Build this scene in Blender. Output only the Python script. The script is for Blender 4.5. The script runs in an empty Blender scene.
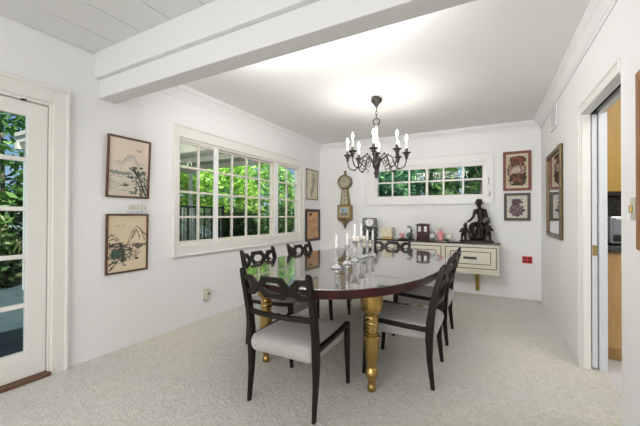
import bpy, bmesh, math, random
from mathutils import Vector, Matrix, noise
random.seed(7)
PI = math.pi
C = bpy.context.scene.collection

# ------------------------------------------------------------------ materials
def mat(name, col, rough=.5, metal=0., spec=.5, bump=None, var=None, coat=0., coat_ior=1.5, emis=None, estr=0., attr=None, trans=0., ior=1.5, sheen=0.):
    m = bpy.data.materials.new(name); m.use_nodes = True
    nt = m.node_tree; p = nt.nodes['Principled BSDF']
    p.inputs['Base Color'].default_value = (*col, 1); p.inputs['Roughness'].default_value = rough
    p.inputs['Metallic'].default_value = metal; p.inputs['Specular IOR Level'].default_value = spec
    p.inputs['IOR'].default_value = ior; p.inputs['Transmission Weight'].default_value = trans
    if coat:
        p.inputs['Coat Weight'].default_value = coat; p.inputs['Coat IOR'].default_value = coat_ior; p.inputs['Coat Roughness'].default_value = .03
    if sheen: p.inputs['Sheen Weight'].default_value = sheen
    if emis: p.inputs['Emission Color'].default_value = (*emis, 1); p.inputs['Emission Strength'].default_value = estr
    tc = nt.nodes.new('ShaderNodeTexCoord')
    if attr:
        a = nt.nodes.new('ShaderNodeAttribute'); a.attribute_name = attr
        nt.links.new(a.outputs['Color'], p.inputs['Base Color'])
    if var:                                   # (scale, colour2, contrast, stretch)
        n = nt.nodes.new('ShaderNodeTexNoise'); n.inputs['Scale'].default_value = var[0]; n.inputs['Detail'].default_value = 5
        mp = nt.nodes.new('ShaderNodeMapping'); mp.inputs['Scale'].default_value = var[3] if len(var) > 3 else (1,1,1)
        r = nt.nodes.new('ShaderNodeValToRGB'); k = var[2]
        r.color_ramp.elements[0].position = .5-k; r.color_ramp.elements[1].position = .5+k
        r.color_ramp.elements[0].color = (*col, 1); r.color_ramp.elements[1].color = (*var[1], 1)
        nt.links.new(tc.outputs['Object'], mp.inputs['Vector']); nt.links.new(mp.outputs['Vector'], n.inputs['Vector'])
        nt.links.new(n.outputs['Fac'], r.inputs['Fac']); nt.links.new(r.outputs['Color'], p.inputs['Base Color'])
    if bump:                                  # (scale, strength, distance)
        n = nt.nodes.new('ShaderNodeTexNoise'); n.inputs['Scale'].default_value = bump[0]; n.inputs['Detail'].default_value = 4
        b = nt.nodes.new('ShaderNodeBump'); b.inputs['Strength'].default_value = bump[1]; b.inputs['Distance'].default_value = bump[2]
        nt.links.new(tc.outputs['Object'], n.inputs['Vector']); nt.links.new(n.outputs['Fac'], b.inputs['Height']); nt.links.new(b.outputs['Normal'], p.inputs['Normal'])
    return m

def carpet_mat():
    m = mat('carpet', (.62,.595,.53), .95, spec=.1, sheen=.2)
    nt = m.node_tree; p = nt.nodes['Principled BSDF']; tc = nt.nodes.new('ShaderNodeTexCoord')
    def N(t, **k):
        n = nt.nodes.new(t)
        for a, v in k.items(): n.inputs[a.replace('_',' ')].default_value = v
        return n
    big = N('ShaderNodeTexNoise', Scale=17., Detail=3., Distortion=2.2)
    fine = N('ShaderNodeTexNoise', Scale=70., Detail=4., Distortion=.8)
    wide = N('ShaderNodeTexNoise', Scale=.9, Detail=3.)
    for n in (big, fine, wide): nt.links.new(tc.outputs['Object'], n.inputs['Vector'])
    ad = nt.nodes.new('ShaderNodeMath'); ad.operation = 'MULTIPLY_ADD'; ad.inputs[1].default_value = .55
    nt.links.new(big.outputs['Fac'], ad.inputs[0]); 
    ml = nt.nodes.new('ShaderNodeMath'); ml.operation = 'MULTIPLY'; ml.inputs[1].default_value = .45
    nt.links.new(fine.outputs['Fac'], ml.inputs[0]); nt.links.new(ml.outputs[0], ad.inputs[2])
    r = nt.nodes.new('ShaderNodeValToRGB'); r.color_ramp.elements[0].position = .36; r.color_ramp.elements[1].position = .62
    r.color_ramp.elements[0].color = (.59,.575,.515,1); r.color_ramp.elements[1].color = (.76,.745,.685,1)
    nt.links.new(ad.outputs[0], r.inputs['Fac'])
    r2 = nt.nodes.new('ShaderNodeValToRGB'); r2.color_ramp.elements[0].position = .35; r2.color_ramp.elements[1].position = .65
    r2.color_ramp.elements[0].color = (.93,.94,.96,1); r2.color_ramp.elements[1].color = (1,.98,.93,1)
    nt.links.new(wide.outputs['Fac'], r2.inputs['Fac'])
    mx = nt.nodes.new('ShaderNodeMix'); mx.data_type = 'RGBA'; mx.blend_type = 'MULTIPLY'; mx.inputs['Factor'].default_value = 1
    nt.links.new(r.outputs['Color'], mx.inputs['A']); nt.links.new(r2.outputs['Color'], mx.inputs['B'])
    nt.links.new(mx.outputs['Result'], p.inputs['Base Color'])
    b = N('ShaderNodeBump', Strength=1., Distance=.02); nt.links.new(ad.outputs[0], b.inputs['Height']); nt.links.new(b.outputs['Normal'], p.inputs['Normal'])
    return m

def pane_mat(tint=(.93,.97,.95), refl=.06):
    m = bpy.data.materials.new('pane_glass'); m.use_nodes = True; nt = m.node_tree
    nt.nodes.clear(); o = nt.nodes.new('ShaderNodeOutputMaterial'); mx = nt.nodes.new('ShaderNodeMixShader')
    t = nt.nodes.new('ShaderNodeBsdfTransparent'); t.inputs[0].default_value = (*tint, 1)
    g = nt.nodes.new('ShaderNodeBsdfGlossy'); g.inputs['Roughness'].default_value = .01
    f = nt.nodes.new('ShaderNodeLayerWeight'); f.inputs['Blend'].default_value = refl*3
    ge = nt.nodes.new('ShaderNodeNewGeometry'); sb = nt.nodes.new('ShaderNodeMath'); sb.operation = 'SUBTRACT'; sb.inputs[0].default_value = 1
    mu = nt.nodes.new('ShaderNodeMath'); mu.operation = 'MULTIPLY'
    nt.links.new(ge.outputs['Backfacing'], sb.inputs[1]); nt.links.new(sb.outputs[0], mu.inputs[0]); nt.links.new(f.outputs['Fresnel'], mu.inputs[1])
    nt.links.new(mu.outputs[0], mx.inputs[0]); nt.links.new(t.outputs[0], mx.inputs[1]); nt.links.new(g.outputs[0], mx.inputs[2]); nt.links.new(mx.outputs[0], o.inputs[0])
    return m

def leaf_mat():
    m = mat('leaves', (.1,.3,.05), .45, attr='Col', spec=.4)
    nt = m.node_tree; p = nt.nodes['Principled BSDF']; o = nt.nodes['Material Output']
    tr = nt.nodes.new('ShaderNodeBsdfTranslucent'); mx = nt.nodes.new('ShaderNodeMixShader'); mx.inputs[0].default_value = .35
    a = [n for n in nt.nodes if n.type == 'ATTRIBUTE'][0]
    nt.links.new(a.outputs['Color'], tr.inputs['Color']); nt.links.new(p.outputs[0], mx.inputs[1]); nt.links.new(tr.outputs[0], mx.inputs[2]); nt.links.new(mx.outputs[0], o.inputs[0])
    return m

M = {}
M['wall'] = mat('wall_paint', (.86,.86,.86), .6, spec=.25, bump=(60,.06,.002))
M['ceil'] = mat('ceiling_paint', (.87,.87,.865), .7, spec=.2, bump=(40,.05,.002))
M['beam'] = mat('beam_paint', (.74,.74,.74), .7, spec=.2, bump=(40,.05,.002))
M['trim'] = mat('cream_white_trim', (.80,.785,.735), .35, spec=.4, bump=(15,.03,.002))
M['sash'] = mat('beige_white_sash', (.74,.69,.60), .4, spec=.35, bump=(15,.03,.002))
M['white'] = mat('white_trim', (.82,.82,.81), .35, spec=.4, bump=(15,.03,.002))
M['jamb'] = mat('cool_white_jamb', (.70,.725,.765), .3, spec=.4, bump=(15,.03,.002))
M['carpet'] = carpet_mat()
M['darkwood'] = mat('espresso_wood', (.007,.005,.004), .40, spec=.28, var=(6,(.012,.008,.005),.25,(1,1,8)))
M['fabric'] = mat('grey_seat_fabric', (.36,.35,.335), .9, spec=.15, var=(90,(.46,.45,.435),.2), bump=(260,.4,.002), sheen=.3)
M['table'] = mat('lacquered_mahogany', (.022,.008,.007), .16, var=(3,(.035,.011,.008),.2,(8,1,1)), coat=1., coat_ior=2.5)
M['rim'] = mat('mahogany_rim', (.055,.008,.006), .35, var=(3,(.02,.005,.004),.2,(8,1,1)), spec=.35)
M['gold'] = mat('gold_leaf', (.50,.34,.12), .25, .95, var=(9,(.38,.25,.075),.2), bump=(30,.08,.002))
M['goldpaint'] = mat('antique_gilt', (.32,.23,.10), .4, .7, var=(60,(.14,.10,.05),.2))
M['iron'] = mat('bronzed_iron', (.035,.033,.030), .42, .75, var=(40,(.07,.064,.055),.2))
M['crystal'] = mat('crystal', (.93,.94,.96), .06, trans=.7, ior=1.45)
M['wax'] = mat('white_wax', (.85,.85,.83), .5, var=(20,(.8,.8,.78),.2))
M['bulb'] = mat('lit_bulb', (1,.95,.85), .3, emis=(1,.93,.8), estr=7, var=(10,(1,.97,.9),.2))
M['sleeve'] = mat('candle_sleeve', (.85,.84,.80), .5, emis=(1,.95,.85), estr=.05, var=(20,(.8,.79,.75),.2))
M['pale'] = mat('pale_crystal_column', (.62,.56,.50), .2, var=(50,(.4,.36,.33),.2))
M['cream'] = mat('cream_lacquer', (.74,.71,.60), .35, var=(8,(.70,.66,.55),.2))
M['black'] = mat('black_lacquer', (.012,.010,.010), .12, var=(10,(.02,.016,.015),.2), coat=.5)
M['line'] = mat('dark_inlay', (.07,.05,.03), .4, var=(30,(.10,.075,.045),.2))
M['statue'] = mat('dark_carved_rosewood', (.010,.005,.005), .3, var=(14,(.022,.009,.008),.2), spec=.35)
M['pewter'] = mat('greyed_black_stone', (.012,.012,.013), .3, .3, var=(45,(.16,.16,.17),.10))
M['redwood'] = mat('dark_red_lacquer', (.06,.005,.008), .35, var=(20,(.03,.004,.005),.2), spec=.3)
M['silver'] = mat('silvery_panel', (.5,.5,.5), .3, .5, var=(80,(.28,.26,.25),.2))
M['pink'] = mat('pink_glaze', (.78,.25,.27), .3, var=(25,(.80,.42,.40),.2))
M['porcelain'] = mat('ivory_porcelain', (.75,.68,.55), .25, var=(25,(.72,.72,.68),.2))
M['greenglaze'] = mat('green_glaze', (.015,.04,.03), .25, var=(35,(.13,.17,.13),.15))
M['dialpaint'] = mat('aged_tan_dial', (.46,.42,.32), .5, var=(25,(.40,.36,.26),.2))
M['goldjar'] = mat('white_and_gold_pattern', (.80,.78,.72), .3, var=(30,(.62,.50,.22),.22))
M['brass'] = mat('brass', (.55,.40,.16), .3, .9, var=(20,(.48,.33,.12),.2))
M['plastic'] = mat('white_plastic', (.78,.78,.76), .4, var=(20,(.75,.75,.73),.2))
M['ivory'] = mat('ivory_plastic', (.60,.58,.48), .45, var=(20,(.56,.54,.44),.2))
M['darkslot'] = mat('dark_slot', (.015,.015,.015), .6, var=(20,(.02,.02,.02),.2))
M['red'] = mat('red_plate', (.62,.03,.03), .4, var=(20,(.55,.03,.03),.2))
M['bamboo'] = mat('mottled_brown_frame', (.05,.022,.013), .35, var=(50,(.16,.075,.04),.15))
M['rosy'] = mat('carved_red_brown_frame', (.16,.045,.028), .4, var=(40,(.25,.08,.05),.2))
M['olive'] = mat('dark_bronze_frame', (.05,.042,.033), .4, var=(40,(.09,.075,.055),.2))
M['blackframe'] = mat('black_frame', (.022,.016,.014), .3, var=(40,(.04,.03,.025),.2))
M['greyframe'] = mat('thin_grey_gold_frame', (.25,.24,.18), .4, .3, var=(40,(.18,.17,.13),.2))
M['goldframe'] = mat('brown_gold_frame', (.16,.115,.06), .35, .5, var=(40,(.10,.065,.035),.2))
M['orangewood'] = mat('orange_brown_frame', (.36,.14,.05), .35, var=(9,(.26,.09,.03),.2,(1,6,1)))
M['mirror'] = mat('mirror_glass', (.62,.62,.62), .02, 1., var=(2,(.6,.6,.6),.2))
M['paint'] = mat('painted_paper', (.8,.8,.8), .7, attr='Col', spec=.2)
M['yellowcab'] = mat('honey_yellow_cabinet', (.62,.40,.10), .4, var=(4,(.56,.34,.08),.2,(6,6,1)))
M['maple'] = mat('maple_cabinet', (.60,.38,.17), .4, var=(4,(.52,.31,.12),.2,(8,8,1)))
M['granite'] = mat('black_granite', (.02,.018,.018), .2, var=(90,(.10,.085,.075),.12))
M['steel'] = mat('brushed_steel', (.42,.45,.5), .28, .8, var=(30,(.36,.39,.44),.2,(1,1,9)))
M['tile'] = mat('white_floor_tile', (.78,.79,.80), .25, var=(3,(.74,.75,.77),.2))
M['threshold'] = mat('brown_wood_threshold', (.16,.075,.04), .45, var=(8,(.10,.05,.03),.2,(6,1,1)))
M['pane'] = pane_mat()
M['patio'] = mat('slate_blue_patio', (.03,.05,.06), .8, spec=.2, var=(3,(.055,.08,.09),.2), bump=(30,.2,.01))
M['patioroof'] = mat('grey_patio_roof', (.68,.68,.62), .7, var=(2,(.58,.58,.52),.2,(1,8,1)))
M['soil'] = mat('leafy_soil', (.04,.05,.02), .9, var=(6,(.07,.09,.03),.2), bump=(20,.5,.03))
M['bark'] = mat('brown_bark', (.09,.065,.045), .8, var=(12,(.15,.12,.09),.2,(6,6,1)), bump=(40,.5,.01))
M['stem'] = mat('bluish_grey_stems', (.30,.36,.35), .6, var=(12,(.10,.13,.12),.2))
M['leaf'] = leaf_mat()

# ------------------------------------------------------------------ mesh helpers
class MB:
    def __init__(s): s.bm = bmesh.new(); s.cols = None
    def face(s, vs):
        try: return s.bm.faces.new(vs)
        except ValueError: return None
    def box(s, x0, x1, y0, y1, z0, z1):
        v = [s.bm.verts.new((x, y, z)) for x in (x0, x1) for y in (y0, y1) for z in (z0, z1)]
        for f in ((0,1,3,2),(4,6,7,5),(0,4,5,1),(2,3,7,6),(0,2,6,4),(1,5,7,3)): s.face([v[i] for i in f])
        return s
    def loft(s, rings, caps=True, closed=False):
        R = [[s.bm.verts.new(p) for p in r] for r in rings]; n = len(R[0])
        pairs = list(zip(R[:-1], R[1:])) + ([(R[-1], R[0])] if closed else [])
        for a, b in pairs:
            for i in range(n): s.face((a[i], a[(i+1) % n], b[(i+1) % n], b[i]))
        if caps and not closed: s.face(R[0][::-1]); s.face(R[-1])
        return s
    def bar(s, secs):                       # secs: list of (centre, half x, half y, axis) -> square-section sweep, axis-aligned in xy
        return s.loft([[(c[0]-a, c[1]-b, c[2]), (c[0]+a, c[1]-b, c[2]), (c[0]+a, c[1]+b, c[2]), (c[0]-a, c[1]+b, c[2])] for c, a, b in secs])
    def tube(s, pts, rad, n=8, closed=False):
        P = [Vector(p) for p in pts]; m = len(P); rings = []; prev = None
        for i in range(m):
            t = (P[(i+1) % m]-P[i-1]) if closed else (P[min(i+1, m-1)]-P[max(i-1, 0)])
            t.normalize()
            if prev is None: u = t.orthogonal().normalized()
            else:
                u = prev - t*prev.dot(t)
                u = u.normalized() if u.length > 1e-6 else t.orthogonal().normalized()
            prev = u; w = t.cross(u); r = rad[i] if isinstance(rad, (list, tuple)) else rad
            rings.append([P[i]+(u*math.cos(2*PI*k/n)+w*math.sin(2*PI*k/n))*r for k in range(n)])
        return s.loft(rings, closed=closed)
    def lathe(s, prof, c=(0,0,0), n=24):
        return s.loft([[(c[0]+max(r, 1e-4)*math.cos(2*PI*k/n), c[1]+max(r, 1e-4)*math.sin(2*PI*k/n), c[2]+z) for k in range(n)] for r, z in prof])
    def ball(s, c, r, n=12, m=8, rot=None):
        r = r if isinstance(r, (tuple, list)) else (r, r, r); rings = []
        for j in range(m+1):
            th = PI*(j/m); q = max(math.sin(th), .02)
            ring = [Vector((r[0]*q*math.cos(2*PI*k/n), r[1]*q*math.sin(2*PI*k/n), -r[2]*math.cos(th))) for k in range(n)]
            if rot: ring = [rot @ p for p in ring]
            rings.append([p+Vector(c) for p in ring])
        return s.loft(rings)
    def prism(s, poly, f0, f1):             # poly of 2-D points; f0/f1 map (a,b)->3-D for the two faces
        return s.loft([[f0(*p) for p in poly], [f1(*p) for p in poly]])
    def build(s, name, m, parent=None, smooth=False, bevel=0., loc=None, rot=None, mods=()):
        bmesh.ops.recalc_face_normals(s.bm, faces=s.bm.faces)
        me = bpy.data.meshes.new(name)
        s.bm.to_mesh(me); s.bm.free(); me.materials.append(M[m] if isinstance(m, str) else m)
        if s.cols:
            at = me.color_attributes.new('Col', 'FLOAT_COLOR', 'POINT')
            for i, c in enumerate(s.cols): at.data[i].color = (*c, 1)
        o = bpy.data.objects.new(name, me); C.objects.link(o)
        if smooth:
            for p in me.polygons: p.use_smooth = True
            if smooth == 'auto':
                for p in me.polygons: p.use_smooth = True
                me.set_sharp_from_angle(angle=.7)
        if bevel:
            b = o.modifiers.new('bevel', 'BEVEL'); b.width = bevel; b.segments = 2; b.limit_method = 'ANGLE'
        if parent: o.parent = parent
        if loc: o.location = loc
        if rot is not None: o.rotation_euler = rot
        return o

def tag(o, label, cat, group=None, kind=None):
    o['label'] = label; o['category'] = cat
    if group: o['group'] = group
    if kind: o['kind'] = kind
    return o
def thing(name, label, cat, loc=(0,0,0), rz=0., group=None):
    o = bpy.data.objects.new(name, None); C.objects.link(o); o.location = loc; o.rotation_euler = (0,0,rz); o.empty_display_size = .1
    return tag(o, label, cat, group)
def struct(o): o['kind'] = 'structure'; return o
def dup(root, loc, rz, label):
    r = root.copy(); C.objects.link(r); r.location = loc; r.rotation_euler = (0,0,rz); r['label'] = label
    def rec(src, dst):
        for ch in list(src.children):
            c = ch.copy(); C.objects.link(c); c.parent = dst; rec(ch, c)
    rec(root, r); return r

# ------------------------------------------------------------------ room
XL, XR, YB, H = -2.833, .643, 5.288, 2.497
XO = .778                                    # outer side of right wall
YR = -2.6
def wall(name, boxes, m='wall'):
    b = MB()
    for q in boxes: b.box(*q)
    return struct(b.build(name, m))
struct(MB().box(XL-.2, XO, YR-.15, YB+.2, -.12, 0).build('floor', 'carpet'))
# window opening 1 : y 2.20..4.47, z .875..1.965 ; door 1 : y .25...1.115, z 0..1.985
wy0, wy1, wz0, wz1 = 2.165, 4.56, .845, 1.985
dy0, dy1, dz1 = .25, 1.115, 1.985
wall('wall_left', [(XL-.085, XL, YR, dy0, 0, H), (XL-.085, XL, dy0, dy1, dz1, H), (XL-.085, XL, dy1, wy0, 0, H),
                   (XL-.085, XL, wy0, wy1, 0, wz0), (XL-.085, XL, wy0, wy1, wz1, H), (XL-.085, XL, wy1, YB, 0, H)])
bx0, bx1, bz0, bz1 = -1.74, -.04, 1.455, 1.975
wall('wall_back', [(XL-.085, bx0, YB, YB+.15, 0, H), (bx0, bx1, YB, YB+.15, 0, bz0), (bx0, bx1, YB, YB+.15, bz1, H), (bx1, XO, YB, YB+.15, 0, H)])
oy0, oy1, oz = 2.305, 3.12, 1.96            # doorway to the kitchen
wall('wall_right', [(XR, XO, YR, oy0, 0, H), (XR, .693, oy0, oy1, oz, H), (.742, XO, oy0, oy1, oz, H), (.693, .742, oy0, oy1, oz+.06, H),
                    (XR, .693, oy1, 4.0, 0, H), (.742, XO, oy1, 4.0, 0, H), (.693, .742, oy1, 4.0, 2.03, H), (XR, XO, 4.0, YB, 0, H)])
wall('wall_rear', [(XL-.085, XO, YR-.15, YR, 0, H)])
struct(MB().box(XL-.085, XO, YR-.15, YB+.15, H, H+.12).build('ceiling', 'ceil'))
# beam (two steps) across the ceiling
b = MB(); b.box(XL, XR, 1.385, 1.56, 2.28, H); b.box(XL, XR, 1.42, 1.556, 2.127, 2.28)
struct(b.build('ceiling_beam', 'beam', bevel=.006))
# planks of the near ceiling (boards run front to back) with small gaps
for i in range(11):
    x0 = XL + .01 + i*.315
    struct(MB().box(x0, min(x0+.308, XR-.001), YR, 1.384, H-.014, H-.001).build('ceiling_board', 'beam', bevel=.003))
# crown moulding: profile swept along three walls
def crown(pts_fn, a, b):
    prof = [(0,-.115),(.012,-.115),(.012,-.095),(.022,-.088),(.022,-.078),(.05,-.045),(.075,-.03),(.075,-.02),(.088,-.014),(.088,-.0005),(0,-.0005)]
    m = MB(); m.loft([[pts_fn(d, z, a) for d, z in prof], [pts_fn(d, z, b) for d, z in prof]]); return m
struct(crown(lambda d, z, y: (XL+d, y, H+z), 1.562, YB).build('trim_1', 'wall'))
struct(crown(lambda d, z, x: (x, YB-d, H+z), XL, XR).build('trim_2', 'wall'))
struct(crown(lambda d, z, y: (XR-d, y, H+z), 1.562, YB).build('trim_3', 'wall'))

# ------------------------------------------------------------------ windows
def ring_frame(m, a0, a1, z0, z1, w, d0, d1, P):      # rectangular ring in (a,z), depth d0..d1 ; P(a,d,z)
    wl, wr, wb, wt = w
    A = [(a0,z0),(a1,z0),(a1,z1),(a0,z1)]; B = [(a0+wl,z0+wb),(a1-wr,z0+wb),(a1-wr,z1-wt),(a0+wl,z1-wt)]
    rings = []
    for i in range(4): rings.append([P(A[i][0],d0,A[i][1]), P(A[i][0],d1,A[i][1]), P(B[i][0],d1,B[i][1]), P(B[i][0],d0,B[i][1])])
    m.loft(rings, closed=True); return m
def boxp(m, a0, a1, d0, d1, z0, z1, P):
    q = [P(a, d, z) for a in (a0, a1) for d in (d0, d1) for z in (z0, z1)]
    xs, ys, zs = zip(*q); m.box(min(xs), max(xs), min(ys), max(ys), min(zs), max(zs)); return m
PLw = lambda a, d, z: (XL+d, a, z)                    # d>0 into the room
PBk = lambda a, d, z: (a, YB-d, z)
def sash(parent, P, a0, a1, z0, z1, vs, hs, st, dd, name='sash', mw=.012, mt='trim'):
    m = MB(); ring_frame(m, a0, a1, z0, z1, (st,)*4, dd-.018, dd+.018, P)
    for v in vs: boxp(m, v-mw, v+mw, dd-.012, dd+.012, z0+st*.5, z1-st*.5, P)
    for h in hs: boxp(m, a0+st*.5, a1-st*.5, dd-.011, dd+.011, h-mw, h+mw, P)
    s = m.build(name, mt, parent)
    g = MB(); boxp(g, a0+st*.6, a1-st*.6, dd-.002, dd+.002, z0+st*.6, z1-st*.6, P); g.build('pane', 'pane', s); return s
w1 = bpy.data.objects.new('window_1', None); C.objects.link(w1); w1.location = (XL, 3.3, 1.4); struct(w1)
def child(o, p): o.parent = p; o.matrix_parent_inverse = Matrix.Translation(p.location).inverted(); return o
def wsash(*a, **k):
    s = sash(None, *a, **k); return s
child(ring_frame(MB(), 2.118, 4.652, .755, 2.097, (.06,.11,.095,.115), .0, .022, PLw).build('window_casing', 'trim', bevel=.004), w1)
child(ring_frame(MB(), 2.105, 4.664, .738, 2.112, (.022,.022,.022,.022), .0, .034, PLw).build('window_casing', 'trim', bevel=.004), w1)
child(ring_frame(MB(), wy0, wy1, wz0, wz1, (.028,.03,.03,.025), -.085, -.0005, PLw).build('window_frame', 'trim', bevel=.003), w1)
hs1 = [1.149, 1.418, 1.684]
for a0, a1, vs, dd in ((2.175, 2.745, [2.465], -.036), (2.725, 3.87, [3.02,3.29,3.565], -.064), (3.845, 4.55, [4.21], -.036)):
    child(sash(None, PLw, a0, a1, .853, 1.976, vs, hs1, .04, dd, mt='sash'), w1)
child(boxp(MB(), 2.667, 2.735, -.016, -.002, .86, 1.975, PLw).build('window_stile', 'white', bevel=.004), w1)
child(boxp(MB(), 3.845, 3.945, -.016, -.002, .86, 1.975, PLw).build('window_stile', 'white', bevel=.004), w1)
child(boxp(MB(), 2.195, 4.53, -.030, -.002, 1.958, 1.98, PLw).build('window_track', 'white'), w1)
# back window
w2 = bpy.data.objects.new('window_2', None); C.objects.link(w2); w2.location = (-.9, YB, 1.7); struct(w2)
child(ring_frame(MB(), -1.905, .06, 1.363, 2.108, (.15,.09,.10,.12), 0, .02, PBk).build('window_casing', 'white', bevel=.004), w2)
child(ring_frame(MB(), -1.915, .07, 1.35, 2.12, (.02,.02,.022,.022), 0, .03, PBk).build('window_casing', 'white', bevel=.004), w2)
child(ring_frame(MB(), bx0, bx1, bz0, bz1, (.02,.02,.02,.02), -.15, -.0005, PBk).build('window_frame', 'white'), w2)
child(sash(None, PBk, -1.735, -.86, 1.465, 1.965, [-1.44,-1.16], [1.73], .035, -.03, mw=.013), w2)
child(sash(None, PBk, -.90, -.045, 1.465, 1.965, [-.63,-.345], [1.73], .035, -.045, mw=.013), w2)
lt = MB(); lt.tube([(-.005,YB-.03,1.74),(.005,YB-.04,1.72),(.005,YB-.04,1.66),(-.005,YB-.03,1.64)], .006, 6)
lt.tube([(.01,YB-.03,1.53),(.022,YB-.045,1.50),(.015,YB-.05,1.475),(-.01,YB-.045,1.465)], .007, 6)
child(lt.build('window_latch', 'silver', smooth=True), w2)

# ------------------------------------------------------------------ glazed door on the left
d1 = bpy.data.objects.new('door_1', None); C.objects.link(d1); d1.location = (XL, .68, 0); struct(d1)
m = MB()
def uframe(m, a0, a1, z1, w, wt, d0, d1_, P):
    boxp(m, a0, a0+w, d0, d1_, .0, z1, P); boxp(m, a1-w, a1, d0, d1_, .0, z1, P); boxp(m, a0+w, a1-w, d0, d1_, z1-wt, z1, P); return m
child(uframe(m, .165, 1.197, 2.088, .085, .10, 0, .02, PLw).build('door_casing', 'trim', bevel=.004), d1)
child(uframe(MB(), .15, 1.212, 2.102, .02, .022, 0, .032, PLw).build('door_casing', 'trim', bevel=.004), d1)
child(uframe(MB(), dy0, dy1, dz1, .018, .018, -.085, -.0005, PLw).build('door_frame', 'trim'), d1)
lf = MB(); ring_frame(lf, .272, 1.092, .03, 1.962, (.115,.115,.18,.10), -.06, -.02, PLw)
for h in (.533,.876,1.209,1.556): boxp(lf, .36, 1.0, -.055, -.025, h-.015, h+.015, PLw)
leafo = child(lf.build('door_leaf', 'trim', bevel=.003), d1)
g = MB(); boxp(g, .38, .98, -.042, -.038, .2, 1.87, PLw); child(g.build('pane', 'pane'), d1)
child(boxp(MB(), .255, 1.11, -.085, .03, .001, .028, PLw).build('threshold', 'threshold', bevel=.004), d1)
child(boxp(MB(), .935, .965, -.02, .0, 1.967-.004, 1.972, PLw).build('door_catch', 'darkslot'), d1)

# ------------------------------------------------------------------ doorway and pocket door on the right
d2 = bpy.data.objects.new('door_2', None); C.objects.link(d2); d2.location = (.67, 3.3, 0); struct(d2)
child(MB().box(.7015, .7345, oy1+.004, 3.95, .012, 1.955).build('door_panel', 'jamb', bevel=.002), d2)
child(MB().box(.705, .731, oy1+.0005, oy1+.0045, .87, .95).build('door_latch', 'brass'), d2)
child(MB().box(.6935, .7415, oy0+.004, 3.2, oz+.035, oz+.055).build('door_track', 'darkslot'), d2)
m = MB(); m.box(XR-.012, XR, oy1, 3.165, 0, 2.03); m.box(XR-.012, XR, oy0, oy1, oz+.002, 2.03)
m.box(XR-.018, XR, 3.155, 3.175, 0, 2.042); m.box(XR-.018, XR, oy0, 3.175, 2.022, 2.044)
struct(m.build('trim_4', 'trim', bevel=.004))
m = MB(); m.box(.7425, XO+.012, oy1-.012, oy1, 0, oz)
struct(m.build('trim_5', 'jamb', bevel=.002))
struct(MB().box(XR-.001, .6925, oy1-.010, oy1, 0, oz).build('trim_6', 'trim', bevel=.002))
# kitchen shell beyond
struct(MB().box(XO, 3.3, 1.0, 4.25, -.12, -.001).build('kitchen_floor', 'tile'))
wall('wall_kitchen_back', [(XO, 3.3, 4.1, 4.25, 0, H)])
wall('wall_kitchen_side', [(3.3, 3.4, 1.0, 4.25, 0, H)])
wall('wall_kitchen_front', [(XO, 3.4, .9, 1.0, 0, H)])
struct(MB().box(XO, 3.4, .9, 4.25, H, H+.1).build('kitchen_ceiling', 'ceil'))
t = thing('base_cabinet', 'honey maple kitchen base cabinet seen through the doorway', 'cabinet', (1.435,3.35,0))
MB().box(-.64,.64,.02,.62,.1,.885).build('carcass','maple',t)
MB().box(-.62,.62,.06,.6,.0,.1).build('toe_kick','maple',t)
for a in (-.635,-.2,.235):
    dr = MB().box(a,a+.40,-.002,.02,.115,.875).build('door','maple',t,bevel=.004)
tag(MB().box(.792,2.05,3.32,4.09,.886,.93).build('countertop','granite',bevel=.004), 'black granite countertop on the maple kitchen cabinet', 'countertop')
tag(MB().box(.792,2.05,4.07,4.098,.931,1.36).build('backsplash','granite'), 'speckled dark granite backsplash behind the kitchen counter', 'backsplash')
t = thing('countertop_oven', 'grey steel countertop oven standing on the black kitchen counter', 'oven', (1.12,3.62,.931))
MB().box(-.22,.22,-.14,.2,.012,.24).build('housing','steel',t,bevel=.01)
MB().box(-.20,.13,-.152,-.141,.03,.085).build('vent_panel','darkslot',t)
MB().box(-.20,.13,-.152,-.141,.10,.205).build('oven_door','steel',t,bevel=.004)
MB().box(-.19,.12,-.172,-.153,.212,.226).build('handle','white',t,bevel=.004)
for sx in (-.18,.18): MB().box(sx-.02,sx+.02,-.1,.16,0,.0125).build('foot','darkslot',t)
t = thing('upper_cabinet', 'honey yellow upper kitchen cabinet above the counter', 'cabinet', (1.435,3.75,1.36))
MB().box(-.64,.64,.0,.335,0.03,1.13).build('carcass','yellowcab',t)
MB().box(-.64,.64,-.005,.33,0,.03).build('bottom_rail','darkslot',t)
for a in (-.635,-.2,.235): MB().box(a,a+.425,-.024,-.001,.035,1.12).build('door','yellowcab',t,bevel=.004)

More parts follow.
